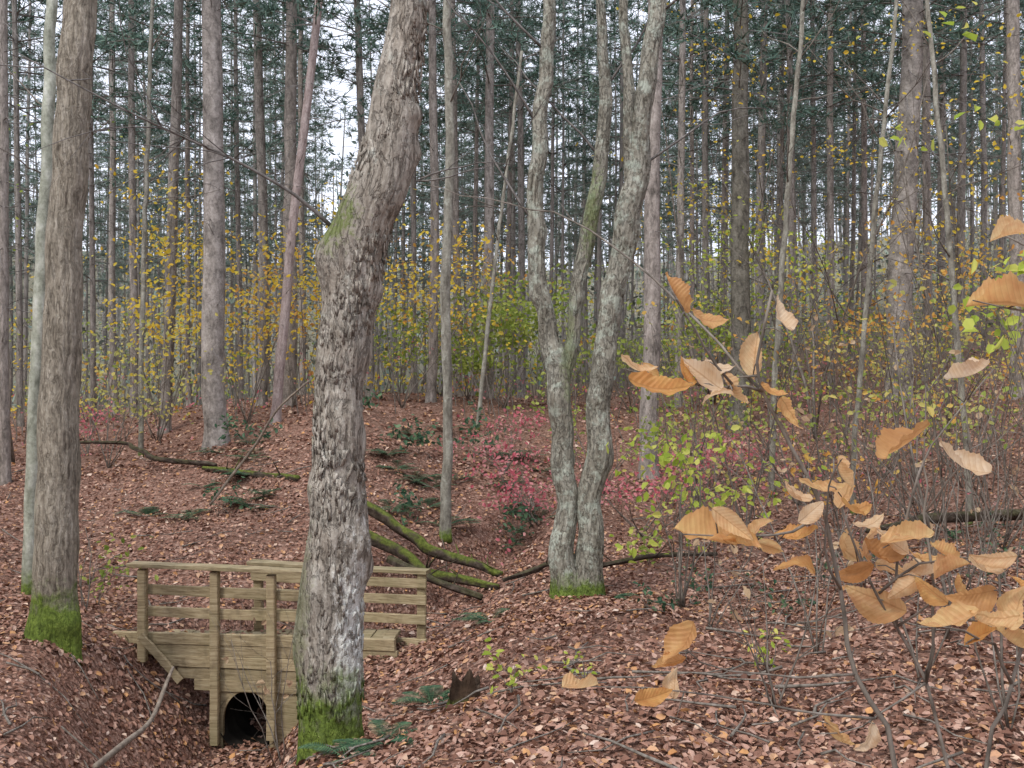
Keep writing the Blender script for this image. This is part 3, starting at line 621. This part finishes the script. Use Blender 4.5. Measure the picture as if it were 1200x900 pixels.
build('culvert_face',archface(),M['wood'],br,smooth=False)
mb=MB(); a=fr(cx,cyy+1,.11); V=[];k=28;m_=26
for q in range(m_):
    for e in range(k):
        an=2*pi*e/k; r=.275+.010*math.sin(q*2.1); V.append(a+np.array([math.cos(an)*r+.012*q,q*.05,math.sin(an)*r]))
f=[[q*k+e,q*k+(e+1)%k,(q+1)*k+(e+1)%k,(q+1)*k+e] for q in range(m_-1) for e in range(k)]
f.append([(m_-1)*k+e for e in range(k)])
mb.add(V,f); build('culvert_pipe',mb,M['pipe'],br)

# ---------------------------------------------------------------- logs, sticks, stump
def log(label,pp,mat,name='fallen_log',lift=0.3,seed=1,cat_='log',k=18,amp=.012,crook=.06):
    pts=[]
    for px,py,Y,w in pp:
        p=P(px,py,Y); r=w/2*Y/F
        if lift is not None: p[2]=max(p[2],H(p[0],p[1])+r*lift)
        pts.append(list(p)+[r])
    mb=MB(); bark_tube(mb,pts,k,amp,2.2,1.6,seed,[],0,.16,.05,crook if lift is not None else 0)
    if lift is not None:
        rs=np.random.default_rng(seed); c=cat(pts,.1)
        for q in range(4):
            p=c[rs.integers(1,len(c)-1)]; grow(mb,p[:3],[rs.normal(),rs.normal()*.5,.7+rs.random()*.4],rs.uniform(.12,.4),p[3]*.28,0,[],rs,5,0,.15)
    ro=thing(name,pts[0][:3],label,cat_); build('bark',mb,M[mat],ro); return ro
log('mossy fallen log lying along the slope left of the leaning tree',[(238,548,15.5,5),(290,555,15,8),(350,562,14.6,9)],'log',seed=2)
log('dark curved fallen branch on the slope above the bridge',[(85,518,17,3),(140,520,16.5,4),(190,538,15.8,6),(255,545,15.6,5)],'darklog',seed=3,crook=.14)
log('upper of two mossy logs lying across the gully behind the bridge',[(424,590,12.8,13),(505,642,12.35,12),(592,694,11.9,8)],'log',seed=4,crook=.14)
log('lower of two mossy logs lying across the gully behind the bridge',[(424,624,12.0,14),(500,668,11.7,12),(580,698,11.4,9)],'log',seed=5,crook=.14)
log('short dark log lying in the shade of the gully',[(455,655,11.4,9),(560,700,11.0,7)],'darklog',seed=6,crook=.12)
log('dark fallen log right of the foot of the twin-stemmed tree',[(700,664,10.8,5),(760,652,11,6),(840,648,11.2,4)],'darklog',seed=7,crook=.12)
log('long dark fallen log on the slope at the right edge',[(1015,622,11.5,6),(1090,608,12,11),(1170,604,12.4,12),(1230,602,12.6,11)],'darklog',seed=8)
log('dark sloping log on the bank left of the foot of the twin-stemmed tree',[(590,680,11,5),(640,662,11.4,6),(700,640,12,5)],'darklog',seed=9,crook=.12)
log('pale bent stick leaning in the ditch at lower left',[(112,898,5.8,8),(150,868,6.2,7),(178,842,6.6,6),(196,798,6.9,4.5),(203,782,7.0,3.5)],'stick','fallen_branch',None,10,'branch',8,.004)
log('thin bent sapling arching over the slope left of the leaning tree',[(246,592,9.5,3),(270,560,9.5,3.2),(300,520,9.4,3),(325,480,9.3,2.6),(362,446,9.2,2)],'stick','bent_sapling',None,11,'sapling',6,.001)
x,y,_=P(545,830,6.2); z=H(x,y)-.05; mb=MB(); V=[];k=26;m_=10
for q in range(m_):
    for e in range(k):
        a=2*pi*e/k; t=q/(m_-1); top=.16+.12*mn.noise(Vector((math.cos(a)*1.7,math.sin(a)*1.7,3)))
        r=(.09+.05*math.exp(-t*5))*(1+.25*mn.noise(Vector((math.cos(a)*3,math.sin(a)*3,t*2))))
        V.append([x+math.cos(a)*r,y+math.sin(a)*r,z+top*t*1.2])
f=[[q*k+e,q*k+(e+1)%k,(q+1)*k+(e+1)%k,(q+1)*k+e] for q in range(m_-1) for e in range(k)]
V.append([x,y,z+.10]); f+=[[(m_-1)*k+e,(m_-1)*k+(e+1)%k,m_*k] for e in range(k)]
mb.add(V,f); so_=thing('tree_stump',(x,y,z),'small rotten jagged stump on the leafy ground right of the leaning tree','stump'); build('stump_wood',mb,M['stump'],so_)

# ---------------------------------------------------------------- ferns and small plants
def fern(px,Y,s,label,seed,group=None):
    rs=np.random.default_rng(seed); x=(px-600)/F*Y; z=H(x,Y)
    ro=thing('fern',(x,Y,z),label,'fern',group); mb=MB()
    for q in range(rs.integers(8,12)):
        a=rs.uniform(0,6.3); d=np.array([math.cos(a),math.sin(a),0]); L=s*rs.uniform(.7,1.1); sd=np.array([-d[1],d[0],0]); e=rs.uniform(.35,.9)
        pt=lambda t: np.array([x,Y,z])+d*L*t+np.array([0,0,L*(e*t-.75*e*t*t)])
        mb.tube([pt(t) for t in np.linspace(0,1,6)],np.linspace(.003,.001,6),3)
        for t in np.linspace(.15,.98,20):
            c=pt(t); w=L*.17*math.sin(pi*min(1,(1.08-t)))*1.1+.004
            for sg in (-1,1):
                tip=c+sd*sg*w+d*w*.25+np.array([0,0,-.1*w]); h=d*L*.019
                mb.add([c-h,tip-h*.4,tip+h*.4,c+h],[[0,1,2,3]])
    build('fronds',mb,M['green'],ro,smooth=False)
fern(405,5.0,.22,'green fern in front of the mossy foot of the leaning tree',1); fern(452,5.2,.30,'green fern just right of the foot of the leaning tree',2)
fern(330,5.3,.22,'small fern just left of the foot of the leaning tree',12)
fern(505,7.0,.30,'dark fern on the bank between the leaning tree and the stump',3); fern(575,9.6,.35,'fern on the bank left of the foot of the twin-stemmed tree',4)
fern(715,9.3,.25,'small fern right of the foot of the twin-stemmed tree',5); fern(520,13.5,.5,'fern beside the slender lichen-grey trunk',6)
rs0=np.random.default_rng(77)
for q in range(32):
    px=rs0.uniform(440,640) if q%3 else rs0.uniform(150,330); Y=rs0.uniform(13.5,18.5)
    fern(px,Y,rs0.uniform(.3,.5),'small fern dotting the open leafy slope above the bridge',200+q,'ferns dotting the leafy slope')
def ground_plant(px,Y,s,nl,label,seed,mat='green',ls=.06,group=None):
    rs=np.random.default_rng(seed); x=(px-600)/F*Y; z=H(x,Y)
    ro=thing('ground_plant',(x,Y,z),label,'plant',group); mb=MB(); tips=[]
    for q in range(5): grow(mb,[x,Y,z],[rs.normal()*.5,rs.normal()*.5,1],s,.004,1,tips,rs,4,0,.2,(2,3))
    build('stems',mb,M['twig'],ro); T=np.array(tips); c=T[rs.integers(0,len(T),nl)]+rs.normal(size=(nl,3))*s*.12
    lf=MB(); leaf_arr(lf,c,rs.uniform(ls*.7,ls*1.2,nl),.5,np.tile([0,-.3,.8],(nl,1)),.6,r=rs); build('foliage',lf,M[mat],ro,smooth=False)
for q,(px,Y,s,nl,lb,mt,ls) in enumerate([(490,16.5,.6,110,'dark green leafy plant on the slope right of the leaning tree','green',.10),(555,17,.6,120,'dark green leafy plant near the top of the slope behind the slender trunk','green',.10),
  (605,14,.5,90,'dark green plant on the slope left of the twin-stemmed tree','green',.09),(470,13.5,.4,80,'dark green plant above the mossy logs','green',.08),(290,17,.6,100,'dark green plant on the slope above the mossy log','green',.10),(420,18.5,.5,90,'dark green plant at the top of the slope behind the leaning tree','green',.1),
  (600,5.6,.22,36,'small bright green seedling near the stump','lime',.05),(905,6.2,.25,34,'small green seedling on the right bank','lime',.05),(690,5.6,.2,22,'tiny green seedling in the middle foreground','lime',.04),(255,13.5,.4,60,'green plant beside the path above the bridge','green',.08),(115,10.2,.5,70,'green plant beyond the left end of the bridge','olive',.07),(760,11.5,.4,60,'green plant behind the dark fallen log','olive',.08)]):
    ground_plant(px,Y,s,nl,lb,40+q,mt,ls)
for q in range(14):
    ground_plant(rs0.uniform(730,1180),rs0.uniform(8.,13.),rs0.uniform(.15,.35),int(rs0.uniform(18,40)),'low dark green sprout among the fallen leaves of the right bank',80+q,'green',.06,'low green sprouts on the right bank')

# ---------------------------------------------------------------- foreground beech saplings
def bleaf_mat():
    m,nt,bs,out=newmat('tan beech leaf'); tc=N(nt,'ShaderNodeTexCoord').outputs['Object']; rd=N(nt,'ShaderNodeObjectInfo').outputs['Random']
    sp=N(nt,'ShaderNodeSeparateXYZ',{0:tc}); x=sp.outputs[0]; y=math_(nt,'ABSOLUTE',sp.outputs[1])
    c=ramp(nt,rd,[(0,(.72,.38,.13)),(.25,(.78,.50,.23)),(.5,(.82,.58,.33)),(.7,(.84,.66,.45)),(.88,(.72,.42,.18)),(1,(.52,.27,.11))])
    c=mix(nt,.6,c,ramp(nt,noise(nt,tc,4,5),[(.3,.35),(.7,.72)]),'OVERLAY')
    s=math_(nt,'SINE',math_(nt,'MULTIPLY',math_(nt,'SUBTRACT',x,math_(nt,'MULTIPLY',y,.8)),70.))
    v=ramp(nt,s,[(.80,0.),(1.,1.)]); mr=ramp(nt,y,[(.006,1.),(.016,0.)])
    vv=math_(nt,'MAXIMUM',math_(nt,'MULTIPLY',v,.45),mr)
    c=mix(nt,math_(nt,'MULTIPLY',vv,.5),c,(.45,.22,.08))
    ed=ramp(nt,math_(nt,'ADD',y,math_(nt,'MULTIPLY',noise(nt,tc,6,4),.3)),[(.32,0.),(.45,.5)]); c=mix(nt,ed,c,(.48,.22,.07))
    nt.links.new(c,bs.inputs['Base Color']); bs.inputs['Roughness'].default_value=.5; bs.inputs['Specular IOR Level'].default_value=.35
    b=N(nt,'ShaderNodeBump',{'Height':s,'Strength':.22,'Distance':.004}); nt.links.new(b.outputs[0],bs.inputs['Normal'])
    t=N(nt,'ShaderNodeBsdfTranslucent',{'Color':c}); mx=N(nt,'ShaderNodeMixShader',{0:.55,1:bs.outputs[0],2:t.outputs[0]}); nt.links.new(mx.outputs[0],out.inputs[0]); return m
BL=bleaf_mat()
def bleaf_mesh(seed):
    rs=np.random.default_rng(seed); nu,nv=26,11; V=[]; cu=rs.uniform(-1.6,2.2); fo=rs.uniform(.1,1.1); tw=rs.uniform(-2.3,2.3); ph=rs.uniform(0,6); rl=rs.uniform(-.8,2.2); bd=rs.uniform(-.16,.16)
    for i in range(nu):
        t=i/(nu-1); w=.29*math.sin(pi*t**.85)**.8*(1-.25*t)+.002 if 0<t<1 else .002
        w*=1+.04*math.cos(i*math.pi)*(.2<t<.97)
        for j in range(nv):
            s=j/(nv-1)*2-1; y=s*w; z=fo*abs(y)+cu*(t-.5)**2*.6+tw*y*(t-.3)+rl*y*y*3*t+.028*math.sin(t*24+ph)*abs(s)+.04*math.sin(t*8+ph)*s
            V.append((t-.5,y*(1-.25*abs(rl)*abs(s)*t)+bd*math.sin(pi*t),z))
    me=bpy.data.meshes.new('leaf'); me.from_pydata(V,[],[[i*nv+j,i*nv+j+1,(i+1)*nv+j+1,(i+1)*nv+j] for i in range(nu-1) for j in range(nv-1)])
    me.materials.append(BL); me.polygons.foreach_set('use_smooth',[True]*len(me.polygons)); return me
BM=[bleaf_mesh(s) for s in range(18)]
def beech(label,stems,branches,leaves,seed):
    rs=np.random.default_rng(seed); p0=P(*stems[0][0][0]); gx,gy=p0[0]+.03,p0[1]+.08; gz=H(gx,gy)
    ro=thing('beech_sapling',(gx,gy,gz),label,'sapling'); pool=[]
    def run(nm_,pl,r0,r1,ground=False):
        pp=[P(*q) for q in pl]
        if ground:
            gr=np.array([gx,gy,gz-.05]); pp=[gr,gr*.5+pp[0]*.5+np.array([.012,0,0])]+pp
        c=cat([list(q)+[0] for q in pp],.05)[:,:3]; c[1:-1]+=rs.normal(size=(len(c)-2,3))*.0025
        mb=MB(); mb.tube(c,np.linspace(r0,r1,len(c)),8)
        for k in range(len(c)//7):
            i=rs.integers(len(c)//3,len(c)); mb.tube([c[i],c[i]+rs.normal(size=3)*.022],[r1*1.0+.0006,.0004],4)
        build(nm_,mb,M['twig'],ro); pool.append(c)
    for pl,r0,r1 in stems: run('stem',pl,r0,r1,True)
    for pl,r0,r1 in branches: run('branch',pl,r0,r1)
    allp=np.concatenate(pool)
    px=600+allp[:,0]/allp[:,1]*F; py=450-(allp[:,2]-CZ)/allp[:,1]*F
    for cx,cy,sz,an in leaves:
        i=np.argmin((px-cx)**2+(py-cy)**2); Y=allp[i,1]+rs.uniform(-.07,.05); c=P(cx,cy,Y)
        a=R(an); dp=rs.uniform(-.45,.45); d=unit([math.cos(a),dp,-math.sin(a)])
        if np.dot(c-allp[i],d)<0: d=-d
        nn=np.array([rs.normal()*.45,-.5+rs.normal()*.35,.75+rs.normal()*.4]); nn=unit(nn-d*(nn@d)); sd=np.cross(nn,d)
        L=sz*.97*Y/F/math.sqrt(1-d[1]**2)
        o=bpy.data.objects.new('leaf',BM[rs.integers(len(BM))]); COL.objects.link(o); o.parent=ro
        Rm=np.array([d,sd,nn]).T
        o.rotation_euler=Matrix(Rm.tolist()).to_euler(); o.location=tuple(c-np.array([gx,gy,gz])); wd=rs.uniform(.75,1.15); sc=np.array([L,L*wd,L]); o.scale=sc
        st=c-d*L*.48; e=allp[i]
        mb=MB(); mb.tube([e,(e+st)/2+np.array([0,0,.006]),st],[.0016,.0012,.0011],5)
        build('petiole',mb,M['twig'],o,local=lambda v: ((v-c)@Rm)/sc)
L1=[(790,345,56,60),(830,376,46,15),(745,435,46,20),(775,457,75,5),(822,440,60,40),(858,460,44,50),(885,415,58,100),(925,485,46,55),(905,462,34,20),(912,372,46,75),(800,438,38,70),(842,432,36,15),(760,440,34,60),(840,462,40,-15),
 (825,632,78,15),(858,614,60,38),(890,620,36,-50),(935,632,50,-12),(935,662,58,5),(960,577,54,10),(930,580,40,35),(985,555,40,70),(800,762,66,-50),(785,778,42,-20),(762,818,50,-8),(680,806,46,3),(790,800,36,-80),(900,640,40,20),(870,640,44,10),(950,600,40,-40),(1000,600,44,15)]
B1=[([(1052,905,1.75),(1003,790,1.75),(985,690,1.75),(965,600,1.72),(925,520,1.70),(893,458,1.68),(888,420,1.66),(905,340,1.65)],.008,.0022)]
beech('leafy beech sapling with tan leaves whose stem rises at lower right and leans left',B1,
 [([(893,458,1.68),(850,450,1.64),(780,446,1.6),(730,432,1.58)],.003,.0012),([(858,450,1.64),(825,405,1.6),(800,365,1.58),(783,330,1.56)],.0024,.001),
  ([(893,458,1.68),(820,380,1.75),(740,305,1.85),(690,268,1.9),(620,245,2.0),(490,215,2.1)],.0026,.0008),
  ([(965,600,1.72),(930,622,1.66),(880,628,1.62),(800,626,1.58)],.003,.0011),([(985,690,1.75),(965,640,1.7),(975,570,1.66),(985,540,1.64)],.0026,.001),
  ([(1025,842,1.75),(930,832,1.7),(800,808,1.66),(665,803,1.64)],.0026,.0008),([(1003,790,1.75),(900,790,1.7),(820,775,1.66),(795,735,1.64)],.0024,.0008)],L1,1)
L2=[(1063,522,80,-30),(1122,545,64,35),(995,578,50,-62),(985,640,48,60),(1010,636,50,-70),(1065,636,60,-15),(1030,652,54,20),(1105,650,48,30),(1160,655,54,0),(1025,702,70,22),(1090,690,48,40),(1140,696,60,-10),(1135,440,60,-18),(1050,668,46,10),(1000,668,48,-20),(1115,668,44,-30),(975,862,56,45),(1015,865,42,-60),(1078,655,44,15),(1060,690,48,-40),(1120,690,44,60),(1045,635,44,40),(1085,672,46,-15),(1150,670,44,25),(1020,615,40,-20)]
beech('tan-leaved beech sapling with a forked stem behind the lower right corner',[([(1110,905,1.95),(1085,800,1.92),(1050,735,1.9),(1012,665,1.86),(985,590,1.82)],.007,.002)],
 [([(1050,735,1.9),(1055,640,1.86),(1078,550,1.82),(1110,500,1.8),(1165,432,1.78)],.0034,.001),([(1030,695,1.88),(1080,662,1.84),(1130,655,1.8),(1180,652,1.78)],.003,.001),([(1085,800,1.92),(1095,720,1.88),(1085,600,1.9),(1085,450,1.95)],.0034,.001),([(1085,800,1.92),(1010,850,1.85),(960,860,1.8)],.0025,.001),([(1050,735,1.9),(1100,700,1.86),(1165,690,1.82)],.0026,.001),([(1085,600,1.9),(1130,540,1.86),(1150,520,1.84)],.002,.001)],L2,2)
L3=[(1190,712,60,-60),(1110,735,80,-10),(1160,726,60,5),(1185,752,60,30),(1172,357,74,3),(1184,276,48,-12),(1205,690,50,50),(1150,745,48,-20)]
beech('beech sapling cut off by the right edge with a few large tan leaves',[([(1160,905,1.6),(1185,800,1.58),(1215,700,1.56),(1240,560,1.55),(1240,420,1.54)],.006,.002)],
 [([(1185,800,1.58),(1165,760,1.55),(1130,740,1.52),(1080,735,1.5)],.003,.001),([(1240,420,1.54),(1215,370,1.52),(1140,352,1.5)],.0026,.001),([(1240,420,1.54),(1225,310,1.52),(1170,272,1.5)],.0026,.001),([(1215,700,1.56),(1195,720,1.54),(1150,720,1.52)],.0024,.001)],L3,3)

# ---------------------------------------------------------------- world, sun, camera
w=bpy.data.worlds.new('World'); S.world=w; w.use_nodes=True; nt=w.node_tree
el,az=R(48),R(215)
sk=N(nt,'ShaderNodeTexSky',sky_type='NISHITA'); sk.sun_disc=False; sk.sun_elevation=el; sk.sun_rotation=az; sk.dust_density=3.; sk.air_density=1.
c=mix(nt,.8,sk.outputs[0],(10.2,10.6,12.0))
bg=nt.nodes['Background']; nt.links.new(c,bg.inputs[0]); bg.inputs[1].default_value=.15
sl=bpy.data.lights.new('sun','SUN'); sl.energy=2.0; sl.angle=R(15); sl.color=(1,.95,.87)
so=bpy.data.objects.new('sun',sl); COL.objects.link(so)
so.rotation_euler=Vector((math.sin(az)*math.cos(el),math.cos(az)*math.cos(el),math.sin(el))).to_track_quat('Z','Y').to_euler()
cam=bpy.data.cameras.new('camera'); cam.lens=35; cam.sensor_width=36; cam.clip_start=.05; cam.clip_end=3000
co=bpy.data.objects.new('camera',cam); COL.objects.link(co); co.location=(0,0,CZ); co.rotation_euler=(R(90),0,0); S.camera=co
S.view_settings.view_transform='Standard'; S.view_settings.look='None'; S.view_settings.exposure=0
